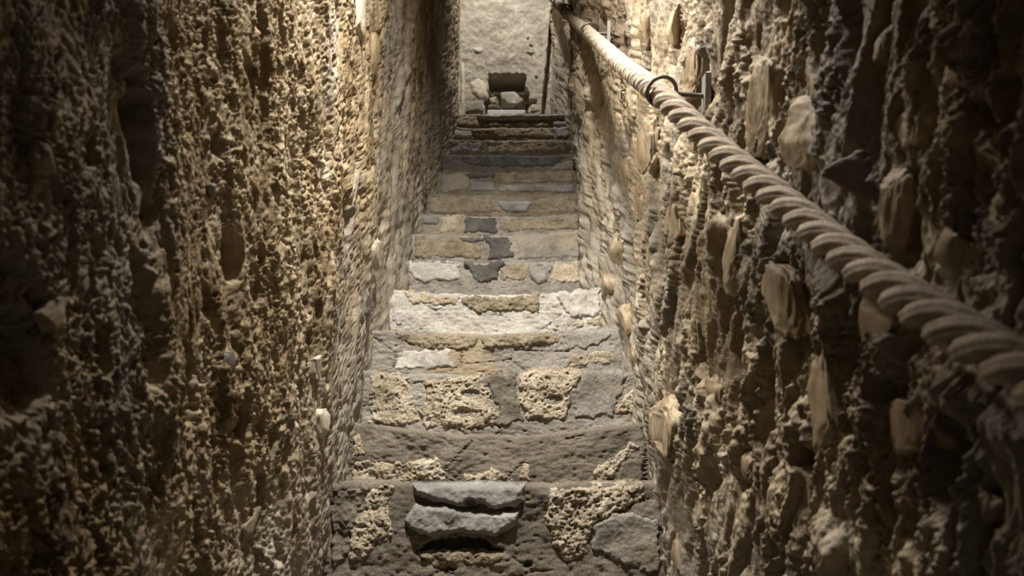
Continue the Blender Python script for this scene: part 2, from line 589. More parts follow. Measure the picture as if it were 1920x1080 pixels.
def wall_stone(side, px, py, wpx, hpx, lean, mat, seed, sink=0.25, lvl=4, name='stone', thick=0.55):
    """stone set in a side wall; wpx, hpx its size in the photo"""
    G, par = (GL, wall_left) if side == 'left' else (GR, wall_right)
    p = on_wall(side, px, py)
    zc = p[1] * CP + (p[2] - CAM[2]) * SP
    # the wall recedes: photo width covers a longer stretch of wall
    X = abs(p[0])
    ry = 0.5 * wpx / F_PX * zc * zc / X * 0.8
    rz = 0.5 * hpx / F_PX * zc
    ry = min(ry, rz * 1.6)
    rx = thick * min(ry, rz)
    s = wall_surf(G, p[1], p[2])
    sg = 1 if side == 'left' else -1
    base = np.interp(p[1], *((XL_Y, XL_X) if side == 'left' else (XR_Y, XR_X)))
    x = 0.3 * s + 0.7 * base - sg * rx * sink
    return boulder(name, np.array([x, p[1], p[2]]), (rx, ry, rz), math.radians(lean), seed, mat, par, lvl)


RS = [(1262, 50, 60, 80, 20), (1305, 130, 45, 110, 15), (1552, 170, 70, 150, 22), (1515, 270, 100, 170, 15), (1432, 190, 50, 200, 18),
      (1388, 470, 46, 170, 5), (1490, 560, 90, 150, 22), (1665, 610, 150, 120, 25), (1575, 750, 90, 260, -6), (1228, 285, 60, 110, 5),
      (1254, 810, 70, 150, 10), (1415, 865, 60, 80, 20), (1194, 672, 26, 46, 10), (1172, 600, 30, 60, 15), (1800, 480, 100, 130, 25),
      (1825, 540, 90, 60, 10), (1668, 400, 60, 170, 25), (1505, 940, 60, 60, 10), (1350, 60, 50, 110, 15), (1300, 250, 40, 70, 10),
      (1215, 60, 36, 90, 10), (1180, 30, 26, 80, 10), (1410, 30, 50, 90, 20), (1330, 400, 40, 110, 5), (1270, 420, 40, 90, 8),
      (1235, 540, 40, 120, 8), (1295, 620, 50, 110, 8), (1340, 730, 50, 100, 12), (1225, 480, 30, 70, 8), (1150, 470, 24, 70, 6),
      (1132, 540, 20, 60, 6), (1165, 340, 30, 80, 6), (1600, 980, 100, 90, 15), (1700, 240, 80, 140, 25), (1780, 330, 80, 120, 25),
      (1800, 150, 90, 120, 25), (1640, 90, 60, 110, 20), (1870, 420, 70, 120, 25), (1720, 800, 110, 150, 5), (1840, 960, 110, 120, 10),
      (1310, 960, 50, 80, 8), (1270, 1030, 40, 80, 8), (1400, 1030, 60, 80, 8), (1195, 400, 22, 70, 6), (1460, 690, 60, 110, 15)]
for k, (px, py, wp, hp, ln) in enumerate(RS):
    wall_stone('right', px, py, wp, hp, ln, M['wall_stone'], 100 + k, 0.22 if k < 17 else 0.6, 4 if hp > 90 else 3)
LS = [(400, 355, 14, 26, 15, 'pebble'), (352, 345, 12, 22, 15, 'pebble'), (545, 648, 20, 26, -30, 'pale'), (697, 478, 16, 70, 8, 'pale'), (342, 770, 22, 22, 10, 'pebble'),
      (250, 783, 26, 16, 0, 'pebble'), (600, 690, 22, 44, 5, 'pale'), (610, 790, 26, 60, 5, 'pale'), (675, 25, 14, 120, 5, 'pale'), (705, 110, 24, 150, 5, 'wall_left'),
      (690, 570, 14, 50, 5, 'pebble'), (668, 350, 16, 90, 5, 'wall_left'), (635, 300, 16, 60, 5, 'pale'), (100, 300, 50, 60, 20, 'wall_left'), (120, 590, 90, 60, 30, 'wall_left'),
      (230, 740, 60, 40, 15, 'wall_left'), (480, 980, 40, 60, 10, 'wall_left'), (540, 340, 24, 40, 10, 'wall_left'), (330, 480, 40, 70, 20, 'wall_left'), (420, 690, 30, 70, 10, 'pebble')]
for k, (px, py, wp, hp, ln, mt) in enumerate(LS):
    wall_stone('left', px, py, wp, hp, ln, M[mt], 300 + k, 0.7 if mt == 'wall_left' else 0.35, 3)

# ------------------------------------------------------------------ ceiling
yc = np.linspace(-1.4, Y_BACK + 0.3, 60)
tx = np.linspace(-1, 1, 24)
YC, TX = np.meshgrid(yc, tx, indexing='ij')
XC = TX * 0.62
ZC = slope_z(YC) + 3.4 + 0.35 * np.sqrt(np.clip(1 - TX * TX, 0, 1)) + 0.02 * fbm2(XC * 6, YC * 6, 91)
cl = mesh_obj('ceiling', np.stack([XC, YC, ZC], -1).reshape(-1, 3), grid_faces(60, 24), M['wall_left'])
tag(cl, 'rough barrel vault over the stair passage', None, None, 'structure')

# ------------------------------------------------------------------ staircase
stair = empty('staircase', (0, NOSE[-8][1], NOSE[-8][2]))
tag(stair, 'worn stone staircase of rubble and grey mortar between rough walls', 'staircase')
SAG = {0: 2, 1: 24, 2: 6, 3: 9, 4: 10, 5: 4, 6: 4, 7: 3, 8: 3, 9: 2, 10: 2, 11: 2, 12: 2, 13: 3}
STEP_MAT = {0: 'mortar_dark', 1: 'mortar_dark', 2: 'mortar', 3: 'mortar', 4: 'mortar_light', 5: 'mortar', 6: 'mortar', 7: 'mortar', 8: 'step_far',
            9: 'step_far', 10: 'step_far', 11: 'step_far', 12: 'step_far', 13: 'step_far', -1: 'mortar_dark'}
DENT = {0: [(855, 1028, 80, 24, 0.06), (840, 1060, 20, 10, 0.02), (990, 1057, 8, 6, 0.02), (880, 945, 18, 8, 0.03)],
        1: [(870, 903, 12, 5, 0.02), (1040, 812, 8, 6, 0.015)],
        2: [(1000, 785, 12, 6, 0.02)], 5: [(878, 500, 12, 5, 0.02), (1060, 528, 16, 5, 0.01)]}


def crack_field(x, z, s, wdt):
    f1, f2, _ = worley2(x + 0.03 * gn2(x * 25, z * 25, s + 3), z + 0.03 * gn2(x * 25, z * 25, s + 4), s)
    return 1 - sstep(0, wdt, f2 - f1)


def riser_disp(n, x, z):
    """outward relief of a riser, metres"""
    d = 0.010 * gn2(x * 5, z * 7, 40 + n) + 0.006 * gn2(x * 14, z * 18, 60 + n) + 0.003 * gn2(x * 40, z * 46, 80 + n) + 0.0022 * gn2(x * 110, z * 110, 90 + n)
    d = d + 0.0024 * gn2(x * 70, z * 70, 95 + n) - 0.010 * crack_field(x * 5, z * 9, 130 + n, 0.03) * sstep(0.0, 0.15, gn2(x * 4, z * 4, 150 + n))
    f1, f2, c = worley2(x * 55, z * 55, 170 + n)
    d = d - 0.006 * (c > 0.9) * (1 - sstep(0.1, 0.4, f1))
    for (px, py, rx, rz, dep) in DENT.get(n, []):
        p = on_y(px, py, NOSE[n][1])
        k = NOSE[n][1] / F_PX
        r = np.sqrt(((x - p[0]) / (rx * k)) ** 2 + ((z - p[2]) / (rz * k)) ** 2) + 0.3 * gn2(x * 35, z * 35, 5 + n)
        d = d - dep * (1 - sstep(0.55, 1.05, r))
    return d


steps = {}
for n in range(-8, 14):
    Yn, Zn = NOSE[n][1], NOSE[n][2]
    zb = NOSE[n - 1][2] - 0.04 if n > -8 else Zn - 0.25
    yb = NOSE[n + 1][1] + 0.06 if n < 13 else Y_BACK + 0.12
    hi = n >= -1
    nx = (220 if n < 6 else 140) if hi else 12
    nr = (84 if n < 6 else 42) if hi else 6
    ntr = (14 if n < 13 else 30) if hi else 6
    x = np.linspace(-0.68, 0.62, nx)
    sag = SAG.get(n, 4) * Yn / F_PX
    xm = 0.5 * (wall_x('left', Yn) + wall_x('right', Yn))
    hw = 0.5 * (wall_x('right', Yn) - wall_x('left', Yn))
    top = Zn - sag * np.clip(1 - ((x - xm) / hw) ** 2, 0, 1) ** 1.5 + (0.005 * gn2(x * 7, x * 0 + n, 200) + 0.005 * gn2(x * 22, x * 0 + n, 201) + 0.003 * gn2(x * 60, x * 0 + n, 202))
    pts = []
    r = 0.014
    for tv in np.linspace(0, 1, nr):
        pts.append(('r', tv))
    rows = []
    for tv in np.linspace(0, 1, nr):
        z = zb + (top - r - zb) * tv
        bat = 0.018 * (1 - tv)
        y = Yn - bat - riser_disp(n, x, z)
        rows.append(np.stack([x, y, z], -1))
    y_top = rows[-1][:, 1]
    for a in np.linspace(15, 90, 7):
        a = math.radians(a)
        rows.append(np.stack([x, y_top + r * (1 - math.cos(a)), top - r + r * math.sin(a)], -1))
    for tv in np.linspace(0, 1, ntr + 1)[1:]:
        y = y_top + r + (yb - y_top - r) * tv
        z = top + (0.006 * gn2(x * 8, y * 8, 220 + n) + 0.003 * gn2(x * 30, y * 30, 240 + n)) * min(1, tv * 6) + (0.012 if n > 1 else -0.006) * tv
        rows.append(np.stack([x, y, z], -1))
    V = np.stack(rows, 0)
    nrow = V.shape[0]
    s = mesh_obj('step', V.reshape(-1, 3), grid_faces(nrow, nx, True), M[STEP_MAT.get(n, 'mortar')], stair, np.array([0, Yn, zb]))
    steps[n] = s


def poly_sdf(P, x, z):
    """signed distance to a polygon outline, positive inside"""
    best = np.full(x.shape, 1e9)
    inside = np.zeros(x.shape, bool)
    for k in range(len(P)):
        a, b = P[k], P[(k + 1) % len(P)]
        e = b - a
        t = np.clip(((x - a[0]) * e[0] + (z - a[1]) * e[1]) / (e @ e), 0, 1)
        best = np.minimum(best, (x - a[0] - t * e[0]) ** 2 + (z - a[1] - t * e[1]) ** 2)
        cr = ((a[1] > z) != (b[1] > z)) & (x < (b[0] - a[0]) * (z - a[1]) / (b[1] - a[1] + 1e-12) + a[0])
        inside ^= cr
    return np.sqrt(best) * np.where(inside, 1, -1)


def riser_stone(n, poly, mat, proud=0.012, seed=0, rough=0.004, name='stone', cell=0.0035, dents=()):
    """stone or mortar patch set in the riser of step n, outline given on that riser"""
    Yn = NOSE[n][1]
    if mat != 'slate':
        proud *= 0.55
    P = np.array([on_y(px, py, Yn - 0.012)[[0, 2]] for px, py in poly])
    lo, hi = P.min(0) - 0.012, P.max(0) + 0.012
    nx, nz_ = [int(max(8, math.ceil((hi[k] - lo[k]) / cell))) for k in (0, 1)]
    x, z = np.meshgrid(np.linspace(lo[0], hi[0], nx), np.linspace(lo[1], hi[1], nz_), indexing='ij')
    jk = 0.45 if mat == 'slate' else 1.0
    sd = poly_sdf(P, x, z) + jk * (0.010 * gn2(x * 28, z * 28, seed + 1) + 0.006 * gn2(x * 75, z * 75, seed + 2)) + 0.003
    edge = 0.008 + 0.5 * proud
    prof = 1 - (1 - np.clip(sd / edge, 0, 1)) ** 2.2
    d = (proud + 0.012) * prof - 0.012
    rel = rough * (gn2(x * 18, z * 18, seed + 3) * 1.2 + gn2(x * 45, z * 45, seed + 4) * 0.9 + gn2(x * 100, z * 100, seed + 5) * 0.6)
    if mat.startswith('tan'):
        wx, wz = x + 0.008 * gn2(x * 50, z * 50, seed + 7), z + 0.008 * gn2(x * 50, z * 50, seed + 8)
        f1, f2, cc = worley2(wx * 60, wz * 80, seed + 6)
        rel = 0.75 * rel - 1.2 * rough * (cc > 0.68) * (1 - sstep(0.05, 0.45, f1))
        f1, f2, cc = worley2(wx * 130, wz * 150, seed + 9)
        rel = rel - 0.9 * rough * (cc > 0.6) * (1 - sstep(0.05, 0.5, f1)) + 0.22 * rough * ridge(wx * 90, wz * 90, seed + 10)
    for (px, py, rx, rz, dep) in dents:
        p = on_y(px, py, Yn)
        kk = Yn / F_PX
        rr = np.sqrt(((x - p[0]) / (rx * kk)) ** 2 + ((z - p[2]) / (rz * kk)) ** 2) + 0.25 * gn2(x * 40, z * 40, 5)
        rel = rel - dep * (1 - sstep(0.5, 1.1, rr))
    y = Yn - riser_low(n, x, z) - d - rel * prof
    keep = sd > -0.004
    q = keep[:-1, :-1] | keep[1:, :-1] | keep[1:, 1:] | keep[:-1, 1:]
    F = grid_faces(nx, nz_)[q.ravel()]
    used = np.unique(F)
    remap = np.zeros(nx * nz_, int)
    remap[used] = np.arange(len(used))
    V = np.stack([x, y, z], -1).reshape(-1, 3)[used]
    return mesh_obj(name, V, remap[F], M[mat], steps[n])


def riser_low(n, x, z):
    zb, zt = NOSE[n - 1][2] - 0.04, NOSE[n][2]
    return 0.018 * (1 - np.clip((z - zb) / (zt - zb), 0, 1)) + 0.010 * gn2(x * 5, z * 7, 40 + n) + 0.006 * gn2(x * 14, z * 18, 60 + n)


ST = [
    (0, [(772, 909), (880, 907), (985, 909), (983, 938), (968, 950), (930, 955), (900, 945), (860, 952), (830, 945), (800, 938), (778, 928)], 'slate', 0.026, 0.003, 'nosing_slab'),
    (0, [(765, 962), (780, 945), (830, 947), (870, 957), (920, 960), (975, 957), (970, 985), (930, 1006), (860, 1000), (800, 1008), (768, 992), (757, 975)], 'slate', 0.022, 0.004, 'stone'),
    (0, [(690, 912), (735, 912), (722, 950), (735, 985), (735, 1015), (700, 1025), (682, 1055), (654, 1055), (652, 990), (675, 960)], 'tan', 0.010, 0.007, 'stone'),
    (0, [(1030, 915), (1120, 910), (1205, 906), (1215, 930), (1150, 960), (1110, 985), (1105, 1040), (1060, 1050), (1032, 1020), (1024, 975)], 'tan', 0.014, 0.008, 'stone'),
    (0, [(624, 915), (690, 915), (672, 960), (652, 1045), (624, 1066), (620, 990)], 'mortar_dark', 0.012, 0.005, 'mortar_patch'),
    (0, [(1112, 985), (1150, 962), (1200, 960), (1235, 980), (1238, 1075), (1180, 1060), (1110, 1030)], 'mortar', 0.014, 0.002, 'mortar_patch'),
    (0, [(790, 1040), (860, 1036), (940, 1040), (930, 1056), (860, 1062), (800, 1058)], 'tan_dark', 0.010, 0.006, 'stone'),
    (1, [(662, 862), (700, 862), (730, 870), (790, 862), (818, 858), (835, 888), (836, 901), (750, 902), (664, 903)], 'tan', 0.012, 0.007, 'stone'),
    (1, [(870, 890), (900, 884), (930, 878), (955, 890), (962, 901), (872, 902)], 'tan', 0.010, 0.005, 'stone'),
    (1, [(980, 868), (992, 870), (992, 900), (976, 900)], 'tan', 0.008, 0.004, 'stone'),
    (1, [(1108, 900), (1122, 872), (1150, 850), (1182, 828), (1196, 838), (1165, 868), (1150, 898)], 'tan', 0.010, 0.006, 'stone'),
    (1, [(659, 816), (673, 816), (685, 850), (662, 858)], 'tan', 0.008, 0.005, 'stone'),
    (1, [(1152, 903), (1166, 870), (1196, 850), (1205, 870), (1205, 902)], 'mortar_dark', 0.012, 0.003, 'mortar_patch'),
    (2, [(694, 702), (730, 700), (765, 708), (778, 760), (788, 792), (740, 795), (692, 792)], 'tan', 0.012, 0.005, 'stone'),
    (2, [(792, 716), (845, 708), (900, 703), (914, 730), (932, 770), (925, 798), (870, 806), (800, 804), (787, 770), (800, 740)], 'tan', 0.016, 0.007, 'stone'),
    (2, [(918, 702), (966, 702), (970, 750), (985, 790), (932, 798), (937, 768), (917, 735)], 'mortar_dark', 0.010, 0.003, 'mortar_patch'),
    (2, [(976, 698), (1030, 694), (1085, 694), (1090, 706), (1072, 735), (1064, 782), (1030, 788), (988, 785), (974, 740)], 'tan', 0.018, 0.007, 'stone'),
    (2, [(1094, 698), (1140, 694), (1182, 700), (1162, 740), (1148, 780), (1078, 782), (1080, 745)], 'mortar', 0.012, 0.002, 'mortar_patch'),
    (2, [(1152, 760), (1172, 745), (1190, 728), (1205, 774), (1150, 780)], 'tan', 0.012, 0.006, 'stone'),
    (3, [(740, 621), (800, 627), (860, 632), (895, 632), (898, 652), (850, 654), (790, 650), (750, 640)], 'tan_dark', 0.012, 0.006, 'stone'),
    (3, [(902, 634), (980, 630), (1048, 626), (1053, 640), (985, 650), (905, 654)], 'tan_dark', 0.014, 0.006, 'stone'),
    (3, [(750, 658), (800, 655), (842, 656), (850, 688), (800, 692), (742, 690)], 'mortar_light', 0.008, 0.002, 'mortar_patch'),
    (3, [(1070, 668), (1110, 660), (1150, 656), (1156, 680), (1070, 686)], 'tan', 0.008, 0.006, 'stone'),
    (3, [(1058, 628), (1130, 618), (1155, 625), (1120, 648), (1060, 655)], 'mortar', 0.010, 0.002, 'mortar_patch'),
    (4, [(755, 546), (800, 551), (858, 556), (858, 572), (820, 570), (765, 566)], 'tan', 0.010, 0.005, 'stone'),
    (4, [(862, 556), (940, 556), (1012, 550), (1010, 588), (960, 580), (900, 587), (868, 572)], 'tan_dark', 0.012, 0.007, 'stone'),
    (4, [(1044, 552), (1080, 546), (1126, 542), (1128, 590), (1088, 597), (1055, 582)], 'mortar_light', 0.020, 0.003, 'stone'),
    (4, [(1080, 602), (1126, 594), (1127, 613), (1072, 612)], 'tan', 0.012, 0.004, 'stone'),
    (4, [(738, 545), (752, 545), (758, 600), (745, 608), (736, 600)], 'mortar_light', 0.010, 0.003, 'stone'),
    (5, [(766, 491), (815, 491), (862, 493), (862, 523), (832, 526), (816, 523), (805, 532), (776, 526), (766, 508)], 'mortar_light', 0.018, 0.003, 'mortar_patch'),
    (5, [(870, 494), (910, 494), (945, 492), (930, 522), (900, 528), (884, 513)], 'dark_stone', 0.016, 0.003, 'stone'),
    (5, [(938, 502), (970, 495), (995, 497), (1005, 508), (985, 524), (942, 524)], 'tan_dark', 0.010, 0.004, 'stone'),
    (5, [(992, 506), (1015, 500), (1028, 508), (1026, 526), (1010, 534), (994, 522)], 'slate', 0.016, 0.001, 'stone'),
    (5, [(1036, 496), (1086, 491), (1088, 528), (1034, 530)], 'tan', 0.010, 0.004, 'stone'),
    (6, [(776, 442), (830, 444), (888, 444), (904, 470), (902, 484), (776, 484)], 'tan_dark', 0.012, 0.005, 'stone'),
    (6, [(908, 442), (953, 442), (965, 484), (915, 486), (920, 465)], 'dark_stone', 0.014, 0.003, 'stone'),
    (6, [(968, 442), (1030, 438), (1085, 434), (1088, 484), (972, 486)], 'mortar', 0.012, 0.004, 'stone'),
    (6, [(856, 444), (900, 442), (905, 452), (880, 456), (858, 454)], 'dark_stone', 0.018, 0.003, 'stone'),
    (7, [(871, 406), (930, 406), (932, 436), (871, 436)], 'dark_stone', 0.014, 0.002, 'stone'),
    (7, [(936, 412), (1000, 408), (1080, 404), (1085, 430), (940, 434)], 'tan_dark', 0.012, 0.004, 'stone'),
    (7, [(826, 404), (866, 404), (868, 434), (824, 434)], 'tan', 0.012, 0.004, 'stone'),
    (7, [(790, 404), (824, 404), (822, 420), (792, 420)], 'slate', 0.012, 0.002, 'stone'),
    (8, [(804, 368), (860, 366), (920, 372), (945, 398), (804, 400)], 'tan_dark', 0.012, 0.004, 'stone'),
    (8, [(925, 374), (1000, 378), (988, 398), (948, 398)], 'slate', 0.012, 0.002, 'stone'),
    (8, [(1004, 372), (1083, 366), (1084, 398), (1000, 400)], 'tan_dark', 0.010, 0.004, 'stone'),
    (9, [(872, 324), (930, 322), (926, 331), (882, 334)], 'dark_stone', 0.020, 0.002, 'nosing_slab'),
    (9, [(828, 324), (868, 324), (880, 338), (876, 358), (828, 360)], 'mortar', 0.012, 0.003, 'stone'),
    (9, [(932, 324), (1075, 322), (1076, 340), (940, 344)], 'tan_dark', 0.012, 0.003, 'stone'),
    (9, [(880, 340), (925, 338), (930, 358), (882, 360)], 'slate', 0.010, 0.003, 'stone'),
    (9, [(935, 346), (1076, 344), (1078, 360), (935, 360)], 'slate', 0.010, 0.003, 'stone'),
    (10, [(866, 292), (960, 290), (1060, 292), (1040, 312), (900, 312), (870, 306)], 'dark_stone', 0.014, 0.003, 'stone'),
    (10, [(1040, 308), (1076, 298), (1078, 318), (1030, 319)], 'mortar', 0.012, 0.003, 'stone'),
    (11, [(914, 264), (1000, 262), (1060, 264), (1060, 285), (915, 287)], 'tan_dark', 0.016, 0.004, 'stone'),
    (11, [(846, 264), (905, 268), (900, 284), (846, 286)], 'mortar', 0.012, 0.003, 'stone'),
    (12, [(884, 242), (960, 240), (1030, 240), (1040, 258), (930, 258), (890, 255)], 'tan_dark', 0.014, 0.003, 'stone'),
    (12, [(850, 243), (882, 243), (886, 258), (850, 258)], 'slate', 0.012, 0.003, 'stone'),
    (12, [(1040, 238), (1071, 236), (1072, 256), (1045, 258)], 'mortar', 0.012, 0.003, 'stone'),
    (13, [(894, 215), (960, 214), (1062, 214), (1060, 221), (1000, 225), (930, 224), (900, 221)], 'slate', 0.026, 0.003, 'nosing_slab'),
    (13, [(858, 218), (892, 219), (900, 236), (856, 237)], 'mortar', 0.012, 0.003, 'stone'),
    (13, [(1036, 226), (1066, 223), (1068, 236), (1036, 237)], 'slate', 0.014, 0.003, 'stone'),
    (13, [(905, 228), (1030, 228), (1030, 237), (905, 237)], 'tan_dark', 0.012, 0.003, 'stone'),
]
for k, (n, poly, mt, proud, rough, nm) in enumerate(ST):
    dn = ()
    if n == 2 and k in (14, 16):
        dn = [(882, 738, 17, 7, 0.05), (870, 775, 25, 10, 0.010), (1040, 751, 17, 9, 0.05), (1005, 785, 9, 5, 0.02)]
    if n == 0 and nm == 'nosing_slab':
        dn = [(883, 942, 12, 8, 0.03)]
    big = n < 6
    riser_stone(n, poly, mt, proud, 400 + 7 * k, rough, nm, 0.003 if n < 3 else 0.004 if n < 6 else 0.006, dn)

# ------------------------------------------------------------------ back wall with putlog hole
xs = np.linspace(-0.60, 0.55, 250)
zs = np.linspace(NOSE[13][2] - 0.1, NOSE[13][2] + 2.6, 330)
XB, ZB = np.meshgrid(xs, zs, indexing='ij')


def box_px(x0, y0, x1, y1):
    a, b = on_y(x0, y0, Y_BACK), on_y(x1, y1, Y_BACK)
    return a[0], b[0], b[2], a[2]


dB = 0.012 * gn2(XB * 4, ZB * 4, 501) + 0.007 * fbm2(XB * 14, ZB * 14, 502, 4, 0.6)
x0, x1, z0, z1 = box_px(917, 140, 985, 170)
nz = 0.012 * gn2(XB * 22, ZB * 22, 505) + 0.006 * gn2(XB * 60, ZB * 60, 506)


def rect(x0, x1, z0, z1, soft=0.006):
    return sstep(-soft, soft, XB - x0 + nz) * sstep(-soft, soft, x1 - XB + nz) * sstep(-soft, soft, ZB - z0 + nz * 0.5) * sstep(-soft, soft, z1 - ZB + nz * 0.5)


dB = dB - 0.24 * rect(x0, x1, z0, z1)
x0, x1, z0, z1 = box_px(908, 172, 992, 222)
dB = dB - 0.07 * rect(x0, x1, z0, z1)
x0, x1, z0, z1 = box_px(985, 188, 1006, 204)
dB = dB - 0.05 * rect(x0, x1, z0, z1)
for (px, py, rx, ry, dep) in [(997, 86, 6, 2, 0.03), (990, 72, 1.5, 3, 0.03), (911, 120, 1.5, 2.5, 0.02), (1006, 145, 4, 3, 0.02)]:
    p = on_y(px, py, Y_BACK)
    k = Y_BACK / F_PX
    r = np.sqrt(((XB - p[0]) / (rx * k)) ** 2 + ((ZB - p[2]) / (ry * k)) ** 2)
    dB = dB - dep * (1 - sstep(0.6, 1.1, r))
pa, pb = on_y(1039, 0, Y_BACK), on_y(1019, 210, Y_BACK)
gx = pb[0] + (pa[0] - pb[0]) * (ZB - pb[2]) / (pa[2] - pb[2]) + nz * 0.6
dB = dB - 0.09 * (1 - sstep(0.010, 0.018, np.abs(XB - gx)))
V = np.stack([XB, Y_BACK - dB, ZB], -1).reshape(-1, 3)
wall_back = mesh_obj('wall_back', V, grid_faces(250, 330), M['back'])
tag(wall_back, 'plastered end wall with a square beam hole above the top landing', None, None, 'structure')


def back_patch(poly, mat, proud, seed, name):
    P = np.array([on_y(px, py, Y_BACK - 0.01)[[0, 2]] for px, py in poly])
    N, R = 40, 8
    seg = np.roll(P, -1, 0) - P
    L = np.linalg.norm(seg, axis=1)
    cum = np.concatenate([[0], np.cumsum(L)])
    s = np.linspace(0, cum[-1], N, endpoint=False)
    idx = np.clip(np.searchsorted(cum, s, side='right') - 1, 0, len(P) - 1)
    O = P[idx] + seg[idx] * ((s - cum[idx]) / L[idx])[:, None]
    c = O.mean(0)
    O = c + (O - c) * (1 + 0.12 * gn2(O[:, 0] * 25, O[:, 1] * 25, seed))[:, None]
    V = []
    for sv in np.linspace(0, 1, R):
        q = c + (O - c) * sv
        y = Y_BACK - 0.004 - proud * (1 - sv ** 5) + 0.012 * sv ** 5 - 0.012 * gn2(q[:, 0] * 4, q[:, 1] * 4, 501) - 0.003 * gn2(q[:, 0] * 40, q[:, 1] * 40, seed)
        V.append(np.stack([q[:, 0], y, q[:, 1]], -1))
    V = np.concatenate(V)
    F = np.concatenate([np.stack([np.arange(N) + k * N, np.arange(N) + k * N + N, (np.arange(N) + 1) % N + k * N + N, (np.arange(N) + 1) % N + k * N], -1) for k in range(R - 1)])
    return mesh_obj(name, V, F, M[mat], wall_back)


back_patch([(880, 152), (896, 142), (908, 150), (916, 168), (915, 184), (900, 188), (884, 172)], 'pale', 0.012, 511, 'plaster_patch')
back_patch([(864, 110), (871, 118), (873, 165), (871, 208), (864, 210)], 'pale', 0.012, 512, 'plaster_patch')
back_patch([(884, 90), (902, 86), (910, 94), (904, 100), (888, 98)], 'mortar_light', 0.008, 513, 'plaster_patch')
back_patch([(986, 96), (995, 92), (1003, 97), (996, 101)], 'mortar_light', 0.006, 514, 'plaster_patch')
back_patch([(872, 190), (905, 188), (908, 210), (872, 212)], 'mortar', 0.020, 515, 'stone')
for k, (px, py, wp, hp, mt) in enumerate([(955, 190, 42, 32, 'mortar_light'), (926, 192, 22, 18, 'tan'), (978, 196, 20, 26, 'tan_dark'), (928, 206, 30, 12, 'mortar'), (1000, 206, 26, 20, 'tan')]):
    p = on_y(px, py, Y_BACK + 0.03)
    k2 = Y_BACK / F_PX / 2
    boulder('stone', p, (wp * k2, 0.06, hp * k2), 0.0, 520 + k, M[mt], wall_back, 3, 0.22)

# ------------------------------------------------------------------ white board lying on the top landing
pa, pb = on_y(914, 213, NOSE[13][1] + 0.05), on_y(985, 213, NOSE[13][1] + 0.05)
z_l = NOSE[13][2] + 0.012
bx = [(pa[0], 0.00), (pb[0], 0.0), (pb[0], 0.20), (pa[0] + 0.05, 0.20)]
V, F = [], []
th = 0.036
inset = 0.004
for zz, ins in ((z_l - 0.0, 0), (z_l + th - inset, 0), (z_l + th, inset)):
    cxm = sum(b[0] for b in bx) / 4
    cym = sum(b[1] for b in bx) / 4
    for (x, y) in bx:
        V.append((x + (cxm - x) * ins * 6, NOSE[13][1] + 0.05 + y + (cym - y) * ins * 6, zz))
for k in range(2):
    for j in range(4):
        F.append((k * 4 + j, k * 4 + (j + 1) % 4, k * 4 + 4 + (j + 1) % 4, k * 4 + 4 + j))
F.append((8, 9, 10, 11))
F.append((3, 2, 1, 0))
board = mesh_obj('white_board', V, F, M['white'], None, np.mean(np.array(V)[:4], 0), False)
tag(board, 'thin white board lying on the top landing under the beam hole', 'board')

# ------------------------------------------------------------------ rope
P = [at(*q) for q in RP]
d0 = P[0] - P[1]
d1 = P[-1] - P[-2]
P = [P[0] + d0 * 5.0 + np.array([0.0, 0, 0.08]), P[0] + d0 * 2.5 + np.array([0.0, 0, 0.0])] + P + [P[-1] + d1 * 0.9]
P = np.array(P)


def catmull(P, n):
    out = []
    for i in range(len(P) - 1):
        p0, p1, p2, p3 = P[max(i - 1, 0)], P[i], P[i + 1], P[min(i + 2, len(P) - 1)]
        a = max(np.linalg.norm(p1 - p0), 1e-6) ** 0.5
        b = np.linalg.norm(p2 - p1) ** 0.5
        c = max(np.linalg.norm(p3 - p2), 1e-6) ** 0.5
        m1 = (p2 - p1) - b * ((p2 - p0) / (a + b) - (p1 - p0) / a) * -1 if False else ((p2 - p0) / (a + b) * b)
        m2 = ((p3 - p1) / (b + c) * b)
        for t in np.linspace(0, 1, n, endpoint=False):
            out.append((2 * t ** 3 - 3 * t ** 2 + 1) * p1 + (t ** 3 - 2 * t ** 2 + t) * m1 + (-2 * t ** 3 + 3 * t ** 2) * p2 + (t ** 3 - t ** 2) * m2)
    out.append(P[-1])
    return np.array(out)


